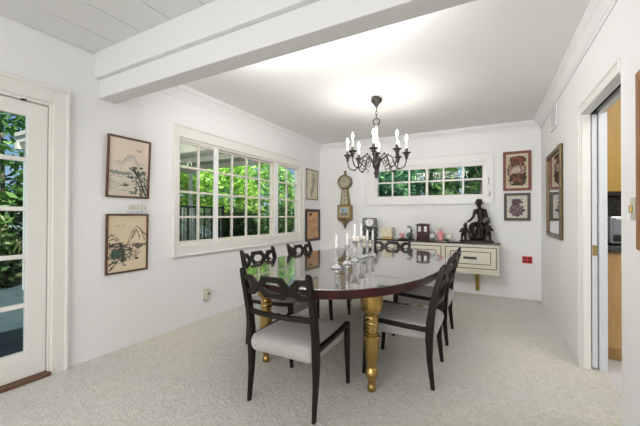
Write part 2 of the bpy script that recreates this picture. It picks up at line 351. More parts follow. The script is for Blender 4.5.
# ------------------------------------------------------------------ dining table
TX, TY = -1.13, 2.88
def sup(a, b, n=2.35, k=96):
    o = []
    for i in range(k):
        t = 2*PI*i/k; c, s = math.cos(t), math.sin(t)
        o.append((a*math.copysign(abs(c)**(2/n), c), b*math.copysign(abs(s)**(2/n), s)))
    return o
t = thing('dining_table', 'large oval dark mahogany dining table with glossy top on gold turned legs', 'table', (TX,TY,0))
A, B = .79, 1.30
MB().loft([[(x,y,.7325) for x,y in sup(A-.002,B-.002)], [(x,y,.735) for x,y in sup(A-.003,B-.003)], [(x,y,.737) for x,y in sup(A-.006,B-.006)]]).build('tabletop','table',t)
MB().loft([[(x,y,.677) for x,y in sup(A-.012,B-.012)], [(x,y,.682) for x,y in sup(A-.005,B-.005)], [(x,y,.732) for x,y in sup(A,B)]]).build('table_rim','rim',t,smooth='auto')
pl = [(.022,0),(.028,.004),(.030,.02),(.027,.036),(.023,.045),(.023,.068),(.027,.075),(.038,.09),(.043,.108),(.042,.13),(.034,.15),(.029,.163),(.030,.168),(.036,.178),(.038,.19),(.045,.27),(.051,.345),(.053,.365),(.053,.372),(.044,.377),(.046,.382),(.046,.39),(.039,.394),
      (.039,.43),(.046,.435),(.047,.447),(.042,.452),(.040,.46),(.045,.47),(.045,.482),(.040,.487),(.038,.497),(.044,.503),(.044,.51),(.048,.517),(.066,.535),(.072,.552),(.074,.57),(.074,.676)]
leg0 = MB().lathe(pl, n=32).build('leg','gold',t,smooth='auto',loc=(.44,-.85,0))
for p in ((-.44,-.85,0),(.44,.85,0),(-.44,.85,0)):
    o = leg0.copy(); C.objects.link(o); o.parent = t; o.location = p

# ------------------------------------------------------------------ chairs
def lean(z):                                  # centre line of the rear post
    K = [(0,-.245),(.22,-.222),(.40,-.222),(.56,-.242),(.70,-.275),(.86,-.318)]
    for (a, ya), (b_, yb) in zip(K[:-1], K[1:]):
        if z <= b_: return ya+(yb-ya)*(z-a)/(b_-a)
    return K[-1][1]
def make_chair():
    t = thing('dining_chair', '', 'chair', group='dining chairs around the oval table')
    HX = .234
    for s in (-1, 1):
        MB().bar([((s*HX, lean(0), 0), .0105, .013), ((s*HX, lean(.2), .2), .014, .019), ((s*HX, lean(.34), .34), .0165, .025), ((s*HX, lean(.46), .46), .0165, .026),
                  ((s*HX, lean(.58), .58), .0165, .023), ((s*HX, lean(.72), .72), .0165, .021), ((s*HX, lean(.825), .825), .0155, .017), ((s*HX, lean(.848)-.004, .848), .012, .009)]).build('rear_leg','darkwood',t,bevel=.005,smooth='auto')
    for s in (-1, 1):
        MB().bar([((s*HX, .243, 0), .0105, .012), ((s*HX, .228, .2), .0145, .017), ((s*HX, .222, .420), .0165, .021), ((s*HX, .222, .433), .0155, .019)]).build('front_leg','darkwood',t,bevel=.004)
    for s in (-1, 1):
        MB().loft([[(s*HX-.013, y, z0), (s*HX+.013, y, z0), (s*HX+.013, y, z1), (s*HX-.013, y, z1)] for y, z0, z1 in ((-.2,.380,.411),(-.05,.385,.415),(.1,.393,.422),(.21,.400,.430))]).build('side_rail','darkwood',t,bevel=.004)
    # upholstered seat : rounded box, crowned
    m = MB(); rings = []
    def rr(hx, y0, y1, z, r=.03):
        o = []
        for cx, cy, a0 in ((hx-r, y1-r, 0), (-hx+r, y1-r, 90), (-hx+r, y0+r, 180), (hx-r, y0+r, 270)):
            for k in range(5):
                a = math.radians(a0+k*22.5); o.append((cx+r*math.cos(a), cy+r*math.sin(a), z+.010))
        return o
    for hx, y0, y1, z in ((0.2120,-.235,.225,.312),(0.2195,-.245,.236,.318),(0.2205,-.262,.240,.345),(0.2205,-.265,.241,.375),(0.2205,-.258,.240,.392),(0.2185,-.246,.234,.405),(0.2100,-.232,.222,.414),(.17,-.2,.19,.421),(.10,-.12,.11,.4255)):
        rings.append(rr(hx, y0, y1, z))
    m.loft(rings).build('seat','fabric',t,smooth=True)
    # lower curved back rail
    def bow(x): return -.03*(1-(x/HX)**2)
    def rail(name, zc, h, dp):
        R = []
        for i in range(13):
            x = -HX+.012+(2*HX-.024)*i/12; y = lean(zc)+bow(x); q = zc+.0*(x/HX)**2
            R.append([(x,y-dp,q-h),(x,y+dp,q-h),(x,y+dp,q+h),(x,y-dp,q+h)])
        return MB().loft(R).build(name,'darkwood',t,bevel=.003,smooth='auto')
    rail('back_rail', .572, .015, .011)
    # fretwork crest : one whole hexagon between two half hexagons
    ZC = .750; dp = .011
    def pt(x, z, d): return (x, lean(ZC+z)+bow(x)+d, ZC+z)
    cr = MB()
    def band(outer, inner, closed):
        R = [[pt(*a, -dp), pt(*a, dp), pt(*b_, dp), pt(*b_, -dp)] for a, b_ in zip(outer, inner)]
        cr.loft(R, closed=closed)
    def hexo(c, rx, fx, hz): return [(c+rx,0),(c+fx,hz),(c,hz),(c-fx,hz),(c-rx,0),(c-fx,-hz),(c,-hz),(c+fx,-hz)]
    band(hexo(0,.119,.070,.066), hexo(0,.073,.042,.031), True)
    for s in (-1, 1):
        E_ = [(.226,.062),(.18,.062),(.157,.062),(.097,0),(.157,-.062),(.18,-.062),(.226,-.062)]
        I_ = [(.226,.028),(.198,.028),(.182,.028),(.150,0),(.182,-.028),(.198,-.028),(.226,-.028)]
        band([(s*a, b_) for a, b_ in E_], [(s*a, b_) for a, b_ in I_], False)
    cr.build('back_crest','darkwood',t,bevel=.003)
    return t
ch = make_chair()
ch.location = (-1.100, 1.80, 0); ch['label'] = 'dark wood fretwork dining chair nearest the camera, at the near table end'
R90 = PI/2
dup(ch, (-.575, 2.465, 0), R90, 'dark wood dining chair on the doorway side of the table, nearer one')
dup(ch, (-.575, 3.295, 0), R90, 'dark wood dining chair on the doorway side of the table, farther one nearest the cabinet')
dup(ch, (-1.69, 2.455, 0), -R90, 'dark wood dining chair on the large window side, nearer the glazed door')
dup(ch, (-1.69, 3.215, 0), -R90, 'dark wood dining chair on the large window side, in front of the black framed picture')
dup(ch, (-1.165, 3.97, 0), PI, 'dark wood dining chair at the far table end, back toward the cream cabinet')

# ------------------------------------------------------------------ candlesticks, candles, flower rings
def make_stick(h):
    t = thing('candlestick', '', 'candlestick', group='crystal candlesticks along the table middle')
    MB().lathe([(.040,0),(.049,.003),(.049,.008),(.036,.016),(.018,.028),(.011,.038)], n=10).build('base','crystal',t)
    k = (h-.075)
    MB().lathe([(.011,.038),(.016,.046),(.016,.05),(.009,.058),(.013,.038+k*.35),(.017,.038+k*.5),(.012,.038+k*.66),(.007,.038+k*.8),(.013,.038+k*.93),(.013,.038+k*.98),(.008,.038+k)], n=10).build('stem','crystal',t)
    MB().lathe([(.008,h-.037),(.017,h-.03),(.020,h-.012),(.022,h),(.0125,h),(.0125,h-.022),(.001,h-.024)], n=12).build('candle_cup','crystal',t)
    return t
def make_candle(h, r0=.0122):
    t = thing('candle', '', 'candle', group='white tapers in the crystal candlesticks')
    MB().lathe([(r0,0),(r0,.02),(r0*.85,h-.006),(r0*.6,h-.001),(.001,h)], n=14).build('wax_body','wax',t,smooth='auto')
    MB().lathe([(.0012,h-.001),(.0012,h+.007)], n=6).build('wick','darkslot',t)
    return t
ZT = .7375
S1, S2 = make_stick(.172), make_stick(.185)
K1, K2 = make_candle(.128), make_candle(.190)
spots = [(-1.102,2.348,0,'nearest the camera'),(-1.112,2.599,0,'second from the near end'),
         (-1.118,2.792,1,'third from the near end, with flowers'),(-1.142,3.029,1,'fourth from the near end, with flowers'),
         (-1.129,3.175,0,'second from the far end'),(-1.107,3.284,0,'at the far end of the row')]
used = set()
def mk_ring():
    t = thing('candle_ring', '', 'candle ring', group='cream flower rings on the tall candlesticks')
    rnd = random.Random(3)
    for k in range(7):
        a = 2*PI*k/7; c = (.036*math.cos(a), .036*math.sin(a), .018*rnd.uniform(-1,1))
        f = MB()
        for q in range(5):
            b_ = 2*PI*q/5; f.ball((c[0]+.012*math.cos(b_), c[1]+.012*math.sin(b_), c[2]+.002), (.011,.011,.009), 8, 5)
        fl = f.build('blossom','porcelain',t,smooth=True)
        MB().ball((c[0]*1.25,c[1]*1.25,c[2]+.009), .0065, 6, 4).build('blossom_centre','line',fl)
    MB().tube([(.026*math.cos(2*PI*k/16), 0+.026*math.sin(2*PI*k/16), -.024) for k in range(16)], .004, 6, closed=True).build('ring_base','greenglaze',t)
    return t
RG = None
for i, (x, y, tall, txt) in enumerate(spots):
    for src, nm, z in ((S2 if tall else S1, 'cut crystal candlestick', ZT), (K2 if tall else K1, 'white taper candle in the crystal candlestick', ZT+(.185 if tall else .172)-.0225)):
        lab = nm + ' ' + txt
        if src.name in used: dup(src, (x,y,z), 0, lab)
        else: used.add(src.name); src.location = (x,y,z); src['label'] = lab
    if tall:
        lab = 'cream flower ring around the %s tall taper of the candle row' % ('nearer' if i == 2 else 'farther')
        if RG is None: RG = mk_ring(); RG.location = (x,y,ZT+.215); RG['label'] = lab
        else: dup(RG, (x,y,ZT+.215), .4, lab)

# ------------------------------------------------------------------ chandelier
CX, CY = -1.106, 3.40
t = thing('chandelier', 'dark bronze eight arm chandelier with lit candle bulbs hanging over the table', 'chandelier', (CX,CY,H))
def L(z): return z-H
MB().lathe([(.010,L(2.378)),(.014,L(2.392)),(.034,L(2.42)),(.055,L(2.445)),(.064,L(2.458)),(.062,L(2.470)),(.03,L(2.478)),(.03,L(2.4965))], n=24).build('canopy','iron',t,smooth='auto')
# rosette leaves on canopy
m = MB()
for k in range(8):
    a = 2*PI*k/8; m.ball((.055*math.cos(a),.055*math.sin(a),L(2.458)),(.010,.010,.010),8,5)
m.build('canopy_leaves','iron',t,smooth=True)
for i, (z0, z1) in enumerate(((2.335,2.378),(2.30,2.342),(2.255,2.307))):
    cz = (z0+z1)/2; hh = (z1-z0)/2; pts = []
    for k in range(14):
        a = 2*PI*k/14; u = .011*math.cos(a)
        pts.append((u if i % 2 else 0, 0 if i % 2 else u, L(cz)+hh*math.sin(a)))
    MB().tube(pts, .0032, 6, closed=True).build('chain_link','iron',t,smooth=True)
ca = math.atan2(-CY, -CX)
rt = (-math.sin(ca), math.cos(ca))
MB().tube([(.036*math.cos(2*PI*k/24)*rt[0], .036*math.cos(2*PI*k/24)*rt[1], L(2.222)+.036*math.sin(2*PI*k/24)) for k in range(24)], .006, 8, closed=True).build('hanging_ring','iron',t,smooth=True)
MB().lathe([(.006,L(2.19)),(.012,L(2.175)),(.009,L(2.16)),(.02,L(2.145)),(.026,L(2.12)),(.018,L(2.09)),(.014,L(2.075)),(.024,L(2.06)),(.03,L(2.03)),(.024,L(1.99)),(.015,L(1.965)),(.025,L(1.955)),(.024,L(1.92)),(.017,L(1.885))], n=16).build('column','pale',t,smooth='auto')
MB().lathe([(.016,L(1.89)),(.03,L(1.88)),(.05,L(1.872)),(.052,L(1.862)),(.025,L(1.85)),(.015,L(1.83)),(.016,L(1.79)),(.028,L(1.77)),(.042,L(1.75)),(.043,L(1.73)),(.032,L(1.705)),(.02,L(1.69)),(.018,L(1.67)),(.026,L(1.655)),(.028,L(1.64)),(.02,L(1.625)),(.012,L(1.615)),(.016,L(1.605)),(.012,L(1.592)),(.002,L(1.585))], n=20).build('hub','iron',t,smooth='auto')
def smoothpts(P, n=5):
    P = [Vector(p) for p in P]; o = []
    for i in range(len(P)-1):
        p0, p1, p2, p3 = P[max(i-1,0)], P[i], P[i+1], P[min(i+2,len(P)-1)]
        for k in range(n):
            u = k/n; o.append(.5*((2*p1)+(p2-p0)*u+(2*p0-5*p1+4*p2-p3)*u*u+(3*p1-p0-3*p2+p3)*u**3))
    o.append(P[-1]); return o
RC = .325
arm_pts = smoothpts([(.03,0,1.745),(.07,0,1.80),(.12,0,1.838),(.165,0,1.825),(.19,0,1.775),(.205,0,1.725),(.24,0,1.69),(.292,0,1.70),(.318,0,1.745),(RC,0,1.80)])
scr = smoothpts([(.185,0,1.79),(.165,0,1.745),(.13,0,1.735),(.105,0,1.755),(.105,0,1.785),(.125,0,1.795),(.138,0,1.78),(.13,0,1.765)])
scr2 = smoothpts([(.205,0,1.735),(.175,0,1.71),(.15,0,1.70),(.14,0,1.68),(.155,0,1.668),(.168,0,1.68)])
proto = None
for k in range(8):
    ang = ca + math.radians(-5+45*k)
    if proto is None:
        a = MB(); a.tube([(p.x,p.y,L(p.z)) for p in arm_pts], .0065, 8); a.tube([(p.x,p.y,L(p.z)) for p in scr], .0042, 6); a.tube([(p.x,p.y,L(p.z)) for p in scr2], .0036, 6)
        for q in ((.2,0,1.745),(.245,0,1.683),(.13,0,1.848)): a.ball((q[0],q[1],L(q[2])), .010, 8, 6)
        arm = a.build('arm','iron',t,smooth=True)
        MB().lathe([(.008,L(1.785)),(.018,L(1.80)),(.014,L(1.815)),(.026,L(1.83)),(.024,L(1.843)),(.044,L(1.855)),(.046,L(1.862)),(.018,L(1.866)),(.015,L(1.905)),(.012,L(1.906))],(RC,0,0),n=16).build('candle_cup','iron',arm,smooth='auto')
        MB().lathe([(.009,L(1.9055)),(.009,L(1.985)),(.006,L(1.987))],(RC,0,0),n=12).build('candle_sleeve','sleeve',arm,smooth='auto')
        MB().lathe([(.006,L(1.987)),(.012,L(2.0)),(.015,L(2.015)),(.012,L(2.033)),(.006,L(2.05)),(.001,L(2.062))],(RC,0,0),n=12).build('flame_bulb','bulb',arm,smooth=True)
        proto = arm
    else:
        arm = proto.copy(); C.objects.link(arm); arm.parent = t
        for c_ in list(proto.children):
            q = c_.copy(); C.objects.link(q); q.parent = arm
    arm.rotation_euler = (0,0,ang)

# ------------------------------------------------------------------ wall cabinet
CBX0, CBX1, CF = -1.985, .135, 4.95
t = thing('wall_cabinet', 'long cream wall-hung cabinet with black top and dark inlay lines', 'cabinet', (0,0,0))
MB().box(CBX0+.01, CBX1-.008, CF+.012, YB-.001, .372, .772).build('carcass','cream',t,bevel=.004)
MB().box(CBX0, CBX1+.008, CF-.012, YB-.001, .7725, .797).build('cabinet_top','black',t,bevel=.004)
MB().box(CBX0+.006, CBX1-.004, CF-.004, YB-.002, .352, .3715).build('bottom_moulding','cream',t,bevel=.005)
def rect_line(m, x0, x1, z0, z1, w, y0, y1): return ring_frame(m, x0, x1, z0, z1, (w,)*4, y0, y1, lambda a, d, z: (a, d, z))
for x0, x1 in ((-.565,.10),(-1.26,-.615),(-1.95,-1.31)):
    dr = MB().box(x0-.012, x1+.012, CF, CF+.0118, .395, .757).build('drawer','cream',t,bevel=.003)
    rect_line(MB(), x0, x1, .425, .730, .011, CF-.003, CF-.0003).build('inlay_line','line',dr)
    rect_line(MB(), x0+.07, x1-.07, .485, .668, .010, CF-.003, CF-.0003).build('inlay_line','line',dr)
    xc = (x0+x1)/2; h_ = MB(); h_.tube([(xc-.075,CF-.004,.577),(xc-.07,CF-.02,.577),(xc-.03,CF-.024,.585),(xc,CF-.026,.577),(xc+.03,CF-.024,.585),(xc+.07,CF-.02,.577),(xc+.075,CF-.004,.577)], [.007,.008,.012,.010,.012,.008,.007], 8)
    h_.box(xc-.085,xc+.085,CF-.005,CF-.0004,.56,.594); h_.build('handle','olive',dr,smooth='auto')
MB().loft([[(-.175,y0,.352),(-.115,y0,.352),(-.115,y1,.352),(-.175,y1,.352)] for y0,y1 in ((5.14,YB-.002),)]+[[(-.168,5.235,.06),(-.122,5.235,.06),(-.122,YB-.002,.06),(-.168,YB-.002,.06)]]).build('support_bracket','gold',t,bevel=.004)
MB().loft([[(-1.775,5.14,.352),(-1.715,5.14,.352),(-1.715,YB-.002,.352),(-1.775,YB-.002,.352)],[(-1.768,5.235,.06),(-1.722,5.235,.06),(-1.722,YB-.002,.06),(-1.768,YB-.002,.06)]]).build('support_bracket','gold',t,bevel=.004)

ZC = .7975
# ornaments on the cabinet
t = thing('mantel_clock', 'black and silver carved clock with round face at left of the cabinet top', 'clock', (-1.78,5.12,ZC), .25)
MB().box(-.12,.12,-.05,.05,0,.02).build('base','pewter',t,bevel=.004)
s_ = MB()
for s in (-1,1):
    s_.tube(smoothpts([(s*.075,0,.02),(s*.11,0,.05),(s*.085,0,.09),(s*.10,0,.13),(s*.12,0,.155),(s*.085,0,.18)]), [.022]*8+[.026]*10+[.022]*8, 8)
    s_.ball((s*.105,0,.05),(.032,.035,.035),10,6); s_.ball((s*.105,0,.145),(.030,.035,.030),10,6)
s_.tube([(0,0,.02),(0,0,.18)], .045, 10)
s_.build('scroll_support','pewter',t,smooth=True)
MB().box(-.12,.12,-.04,.04,.175,.335).build('case','pewter',t,bevel=.014)
o = MB().lathe([(.068,0),(.072,.006),(.062,.012),(.06,.006),(.0,.006)],n=24).build('clock_face','silver',t,smooth='auto',loc=(0,-.041,.256),rot=(R90,0,0))
h_ = MB(); h_.box(-.004,.004,-.052,-.049,.256,.30); h_.box(-.028,.004,-.052,-.049,.252,.260); h_.build('clock_hands','darkslot',t)
t = thing('decorated_jar', 'white and gold patterned square jar on the cabinet beside the black clock', 'jar', (-1.465,5.12,ZC))
MB().loft([[(x*q,y*q,z) for x,y in ((-.09,-.09),(.09,-.09),(.09,.09),(-.09,.09))] for q,z in ((.94,0),(.97,.03),(.99,.16),(1,.17))]).build('body','goldjar',t,bevel=.014)
MB().box(-.087,.087,-.087,.087,.1705,.185).build('lid','goldjar',t,bevel=.005)
MB().box(-.086,.086,-.0895,-.086,.0,.03).build('base_band','brass',t)
t = thing('swan_figurine', 'dark green swan-necked figurine with pink flowers on a tray', 'figurine', (-1.165,5.11,ZC))
MB().lathe([(.13,0),(.14,.006),(.12,.012),(.0,.012)],n=24).build('tray','greenglaze',t,smooth='auto').scale = (1,.6,1)
MB().ball((.055,0,.06),(.052,.045,.05),12,8).build('body','greenglaze',t,smooth=True)
MB().tube(smoothpts([(.07,0,.09),(.085,0,.14),(.07,0,.185),(.035,0,.20),(.012,0,.19)]),[.02]*6+[.013]*10+[.009]*5,8).build('neck','greenglaze',t,smooth=True)
fl = MB()
for k in range(7): fl.ball((-.07+.03*math.cos(k*2.4),.02*math.sin(k*2.4),.05+.028*math.sin(k*1.7)),.019,8,6)
fl.build('pink_flowers','pink',t,smooth=True)
t = thing('lacquer_clock', 'dark red lacquer box with two pale window panels on the cabinet', 'ornamental box', (-.905,5.12,ZC))
MB().box(-.098,.098,-.055,.06,0,.018).build('base','redwood',t,bevel=.004)
MB().box(-.09,.09,-.05,.055,.018,.225).build('case','redwood',t,bevel=.004)
MB().loft([[(-.1,-.06,.225),(.1,-.06,.225),(.1,.06,.225),(-.1,.06,.225)],[(-.1,-.06,.238),(.1,-.06,.238),(.1,.06,.238),(-.1,.06,.238)],[(-.05,-.03,.252),(.05,-.03,.252),(.05,.03,.252),(-.05,.03,.252)]]).build('lid','redwood',t,bevel=.003)
for s in (-1,1): MB().box(s*.044-.022,s*.044+.022,-.054,-.0502,.125,.208).build('window_panel','silver',t,bevel=.002)
MB().box(-.07,.07,-.054,-.0502,.03,.085).build('front_panel','redwood',t,bevel=.003)
t = thing('table_clock', 'small round green clock beside the pink figurine on the cabinet', 'clock', (-.757,5.075,ZC))
MB().box(-.036,.036,-.02,.02,0,.014).build('base','greenglaze',t,bevel=.003)
MB().lathe([(.0,-.022),(.05,-.022),(.056,0),(.05,.022),(0,.022)],n=24).build('case','greenglaze',t,smooth='auto',loc=(0,0,.066),rot=(R90,0,0))
MB().lathe([(0,0),(.036,0),(.036,.004),(0,.004)],n=20).build('clock_face','silver',t,loc=(0,-.0225,.066),rot=(R90,0,0))
def sculpt(name, m, parent, build, vox=.006):
    b_ = MB(); build(b_); o = b_.build(name, m, parent, smooth=True)
    r = o.modifiers.new('remesh','REMESH'); r.mode = 'VOXEL'; r.voxel_size = vox; r.use_smooth_shade = True
    s2 = o.modifiers.new('smooth','SMOOTH'); s2.factor = .5; s2.iterations = 2
    return o
t = thing('lady_figurine', 'pink porcelain figurine with ivory hat on the cabinet', 'figurine', (-.648,5.14,ZC))
sculpt('body','pink',t,lambda b_: (b_.lathe([(.045,0),(.05,.01),(.042,.06),(.026,.10),(.032,.125),(.024,.148),(.01,.155)],n=16), b_.tube([(.03,0,.125),(.045,-.02,.10),(.03,-.035,.085)],.011,8), b_.tube([(-.03,0,.125),(-.05,-.01,.10),(-.045,-.02,.075)],.011,8)))
sculpt('head','porcelain',t,lambda b_: (b_.ball((-.01,0,.165),.022,10,8), b_.ball((-.022,0,.186),(.052,.045,.014),14,6), b_.ball((-.02,0,.195),(.025,.025,.018),10,6)), .005)
t = thing('bird_figurine', 'small white and green bird figurine at right of the pink figurine', 'figurine', (-.525,5.12,ZC))
sculpt('body','porcelain',t,lambda b_: (b_.ball((.01,0,.05),(.032,.025,.045),10,8), b_.ball((.02,0,.10),.018,10,8), b_.tube([(.03,-.005,.1),(.05,-.008,.095)],[.008,.002],6), b_.tube([(0,0,.04),(-.03,0,.09)],[.018,.006],8)), .005)
MB().ball((-.03,0,.014),(.045,.03,.014),12,6).build('base','greenglaze',t,smooth=True)

# carved statue : man with a hat, seated, two children
t = thing('carved_statue', 'dark carved statue of a seated man in a hat with two children', 'statue', (-.15,5.10,ZC))
def cap(b_, p, q, r0, r1, n=10):
    b_.tube([p,q],[r0,r1],n); b_.ball(p,r0,n,6); b_.ball(q,r1,n,6)
def man(b_):
    # rock seat
    for c, r in (((.01,.02,.07),(.085,.07,.08)),((.03,.03,.15),(.085,.06,.075)),((.02,.03,.215),(.06,.05,.05)),((-.06,0,.05),(.07,.06,.05))): b_.ball(c,r,12,8)
    # legs and feet
    for s, kx, kz in ((-1,-.085,.245),(1,.03,.235)):
        cap(b_,(.02+s*.03,.01,.255),(kx,-.05,kz),.043,.034); cap(b_,(kx,-.05,kz),(kx+.012,-.045,.09),.033,.021); cap(b_,(kx+.012,-.045,.075),(kx-.02,-.085,.06),.022,.018)
    # torso, neck, head
    cap(b_,(.03,.01,.26),(.028,.012,.34),.048,.046); cap(b_,(.028,.012,.34),(.018,.012,.435),.046,.052); b_.ball((.015,.012,.455),(.075,.042,.032),14,8)
    cap(b_,(.012,.008,.48),(.005,.002,.515),.026,.024); b_.ball((.0,-.004,.545),(.035,.04,.045),12,10)
    b_.ball((-.006,-.044,.54),(.008,.012,.012),8,6)                     # nose
    b_.ball((-.012,-.03,.515),(.018,.016,.018),8,6)                     # beard
    for s in (-1,1): b_.ball((s*.036,.002,.54),(.006,.01,.014),6,5)
    # arms : one hand on the knee, the other at the side
    cap(b_,(-.052,.01,.448),(-.072,-.005,.36),.025,.020); cap(b_,(-.072,-.005,.36),(-.115,-.05,.305),.020,.015)
    b_.ball((-.125,-.056,.298),(.022,.018,.018),8,6)
    for k in range(4): b_.tube([(-.13,-.07+.009*k,.30),(-.146,-.072+.009*k,.292),(-.15,-.072+.009*k,.278)],.0055,6)
    b_.tube([(-.12,-.07,.304),(-.128,-.084,.295)],.006,6)
    cap(b_,(.08,.012,.448),(.102,.015,.345),.025,.020); cap(b_,(.102,.015,.345),(.100,-.03,.265),.020,.015); b_.ball((.103,-.042,.252),(.016,.02,.018),8,6)
    for k in range(4): b_.tube([(.094+.008*k,-.05,.252),(.092+.008*k,-.064,.243),(.092+.008*k,-.064,.23)],.005,6)
    b_.tube([(-.118,-.04,.24),(-.125,-.045,.14),(-.12,-.05,.06)],.016,8)
sculpt('seated_man','statue',t,man,.006).location = (.028,0,0)
h_ = sculpt('hat','statue',t,lambda b_: (b_.lathe([(.001,.560),(.066,.552),(.070,.560),(.046,.578),(.042,.60),(.032,.618),(.001,.622)],(.0,.0,0),n=18)),.005); h_.location = (.03,0,0)
def child_fig(b_, x, y, h, lean_, hat):
    k = h/.25
    for s in (-1,1): cap(b_,(x+s*.018*k,y,.11*k),(x+s*.026*k,y-.005,.02),.020*k,.014*k); cap(b_,(x+s*.026*k,y-.006,.015),(x+s*.028*k,y-.03,.012),.013*k,.011*k)
    cap(b_,(x,y,.12*k),(x+lean_,y,.185*k),.032*k,.030*k); cap(b_,(x+lean_,y,.19*k),(x+lean_*1.2,y,.22*k),.016*k,.014*k)
    b_.ball((x+lean_*1.3,y-.003,.238*k),(.024*k,.026*k,.028*k),10,8)
    for s in (-1,1):
        cap(b_,(x+lean_+s*.032*k,y,.188*k),(x+s*.052*k,y-.012,.14*k),.014*k,.011*k); cap(b_,(x+s*.052*k,y-.012,.14*k),(x+s*.03*k+lean_,y-.04,.15*k),.011*k,.009*k)
sculpt('small_child','statue',t,lambda b_: (child_fig(b_,-.175,-.01,.25,.014,0), b_.tube([(-.135,-.02,.02),(-.128,-.02,.29)],.007,8), b_.ball((-.152,-.01,.255),(.012,.012,.03),8,6)),.005)
sculpt('tall_child','statue',t,lambda b_: (child_fig(b_,.14,-.03,.30,-.012,1), cap(b_,(.12,-.02,.225),(.09,0,.28),.013,.011)),.005)
MB().ball((.125,-.025,.305),(.055,.03,.052),14,10).build('carried_basket','pewter',t,smooth=True)
MB().loft([[(x*q,y*q,z) for x,y in ((-.225,-.07),(-.1,-.1),(.1,-.1),(.215,-.075),(.215,.07),(.05,.095),(-.12,.09),(-.225,.06))] for q,z in ((1,0),(1,.012),(.93,.024))]).build('plinth','statue',t)

# ------------------------------------------------------------------ banjo wall clock
t = thing('banjo_clock', 'antique gilt banjo wall clock in the far left corner', 'clock', (-2.288,YB-.001,0))
Yf = -.075
def disc(name, m, r, y0, y1, zc, par, n=32): return MB().prism([(r*math.cos(2*PI*k/n), r*math.sin(2*PI*k/n)) for k in range(n)], lambda a, b_: (a,y0,zc+b_), lambda a, b_: (a,y1,zc+b_)).build(name,m,par,smooth='auto')
ZD = 1.775
disc('dial_case','blackframe',.128,-.085,-.001,ZD,t)
o = MB().lathe([(.120,0),(.129,.004),(.126,.014),(.108,.018),(.104,.01),(.112,0)],n=32).build('bezel','goldpaint',t,smooth='auto',loc=(0,-.0852,ZD),rot=(R90,0,0))
dl = disc('dial','dialpaint',.107,-.0915,-.0855,ZD,t)
tk = MB()
for k in range(12):
    a = 2*PI*k/12; u = (math.cos(a), math.sin(a)); v = (-u[1], u[0])
    tk.prism([(u[0]*.072+v[0]*.006,u[1]*.072+v[1]*.006),(u[0]*.095+v[0]*.006,u[1]*.095+v[1]*.006),(u[0]*.095-v[0]*.006,u[1]*.095-v[1]*.006),(u[0]*.072-v[0]*.006,u[1]*.072-v[1]*.006)], lambda a_, b_: (a_,-.0935,ZD+b_), lambda a_, b_: (a_,-.0916,ZD+b_))
tk.build('hour_marks','line',dl)
hd = MB(); hd.tube([(0,-.095,ZD),(.03,-.095,ZD+.045)],.003,5); hd.tube([(0,-.0965,ZD),(-.06,-.0965,ZD+.025)],.0025,5); hd.build('clock_hands','darkslot',dl)
MB().lathe([(.025,0),(.03,.012),(.016,.022),(.012,.034),(.026,.05),(.024,.066),(.01,.078),(.002,.086)],(0,-.045,ZD+.126),n=14).build('finial','goldpaint',t,smooth='auto')
MB().loft([[(-.052,Yf,1.665),(.052,Yf,1.665),(.052,-.001,1.665),(-.052,-.001,1.665)],[(-.092,Yf,1.36),(.092,Yf,1.36),(.092,-.001,1.36),(-.092,-.001,1.36)]]).build('neck','goldpaint',t,bevel=.004)
np_ = MB().loft([[(-.034,Yf-.004,1.645),(.034,Yf-.004,1.645),(.034,Yf-.0005,1.645),(-.034,Yf-.0005,1.645)],[(-.066,Yf-.004,1.375),(.066,Yf-.004,1.375),(.066,Yf-.0005,1.375),(-.066,Yf-.0005,1.375)]]).build('neck_panel','dialpaint',t)
q = MB()
for z in (1.60,1.53,1.45): q.ball((0,Yf-.006,z),(.011,.004,.016),8,6)
q.build('painted_motif','rosy',np_)
MB().box(-.132,.132,-.095,-.001,1.10,1.362).build('lower_case','goldpaint',t,bevel=.006)

def painted(name, w, h, fn, parent, P, nx=60, loc=None):
    ny = max(8, int(nx*h/w)); m = MB(); V = []; cols = []
    for j in range(ny+1):
        for i in range(nx+1):
            u, v = i/nx, j/ny
            V.append(m.bm.verts.new(P((u-.5)*w, (v-.5)*h))); cols.append(fn(u, v))
    for j in range(ny):
        for i in range(nx):
            a = j*(nx+1)+i; m.bm.faces.new((V[a],V[a+1],V[a+nx+2],V[a+nx+1]))
    m.cols = cols
    return m.build(name,'paint',parent)
def mixc(a, b_, k):
    k = max(0, min(1, k)); return tuple(x+(y-x)*k for x, y in zip(a, b_))
def nz(u, v, s, o=0): return noise.fractal(Vector((u*s, v*s, o*7.3+.5)), .9, 2.1, 4)
def seg(u, v, a, b_):
    dx, dy = b_[0]-a[0], b_[1]-a[1]; t_ = max(0, min(1, ((u-a[0])*dx+(v-a[1])*dy)/(dx*dx+dy*dy+1e-9)))
    return math.hypot(u-a[0]-dx*t_, v-a[1]-dy*t_)
def poly(u, v, P): return min(seg(u, v, P[i], P[i+1]) for i in range(len(P)-1))
def clockpic(u, v):
    e = min(u,1-u,v,1-v)
    if e < .17: return mixc((.55,.47,.27),(.38,.30,.15), .5+.9*nz(u,v,9))
    c = mixc((.62,.68,.70),(.22,.42,.60), (v-.35)*2)
    if v < .42+.08*nz(u,v,6): c = (.24,.20,.17)
    if abs(u-.38) < .06 and .4 < v < .72: c = (.10,.12,.16)
    if abs(u-.66) < .05 and .38 < v < .66: c = (.13,.12,.13)
    return c
painted('painted_glass', .215, .20, clockpic, t, lambda a, b_: (a, -.0965, 1.235+b_), 30)
MB().loft([[(a,y,z) for a,y in ((-x,-.085),(x,-.085),(x,-.001),(-x,-.001))] for x,z in ((.132,1.099),(.125,1.085),(.075,1.065),(.05,1.045),(.028,1.02),(.022,1.0))]).build('lower_bracket','goldpaint',t,bevel=.004)
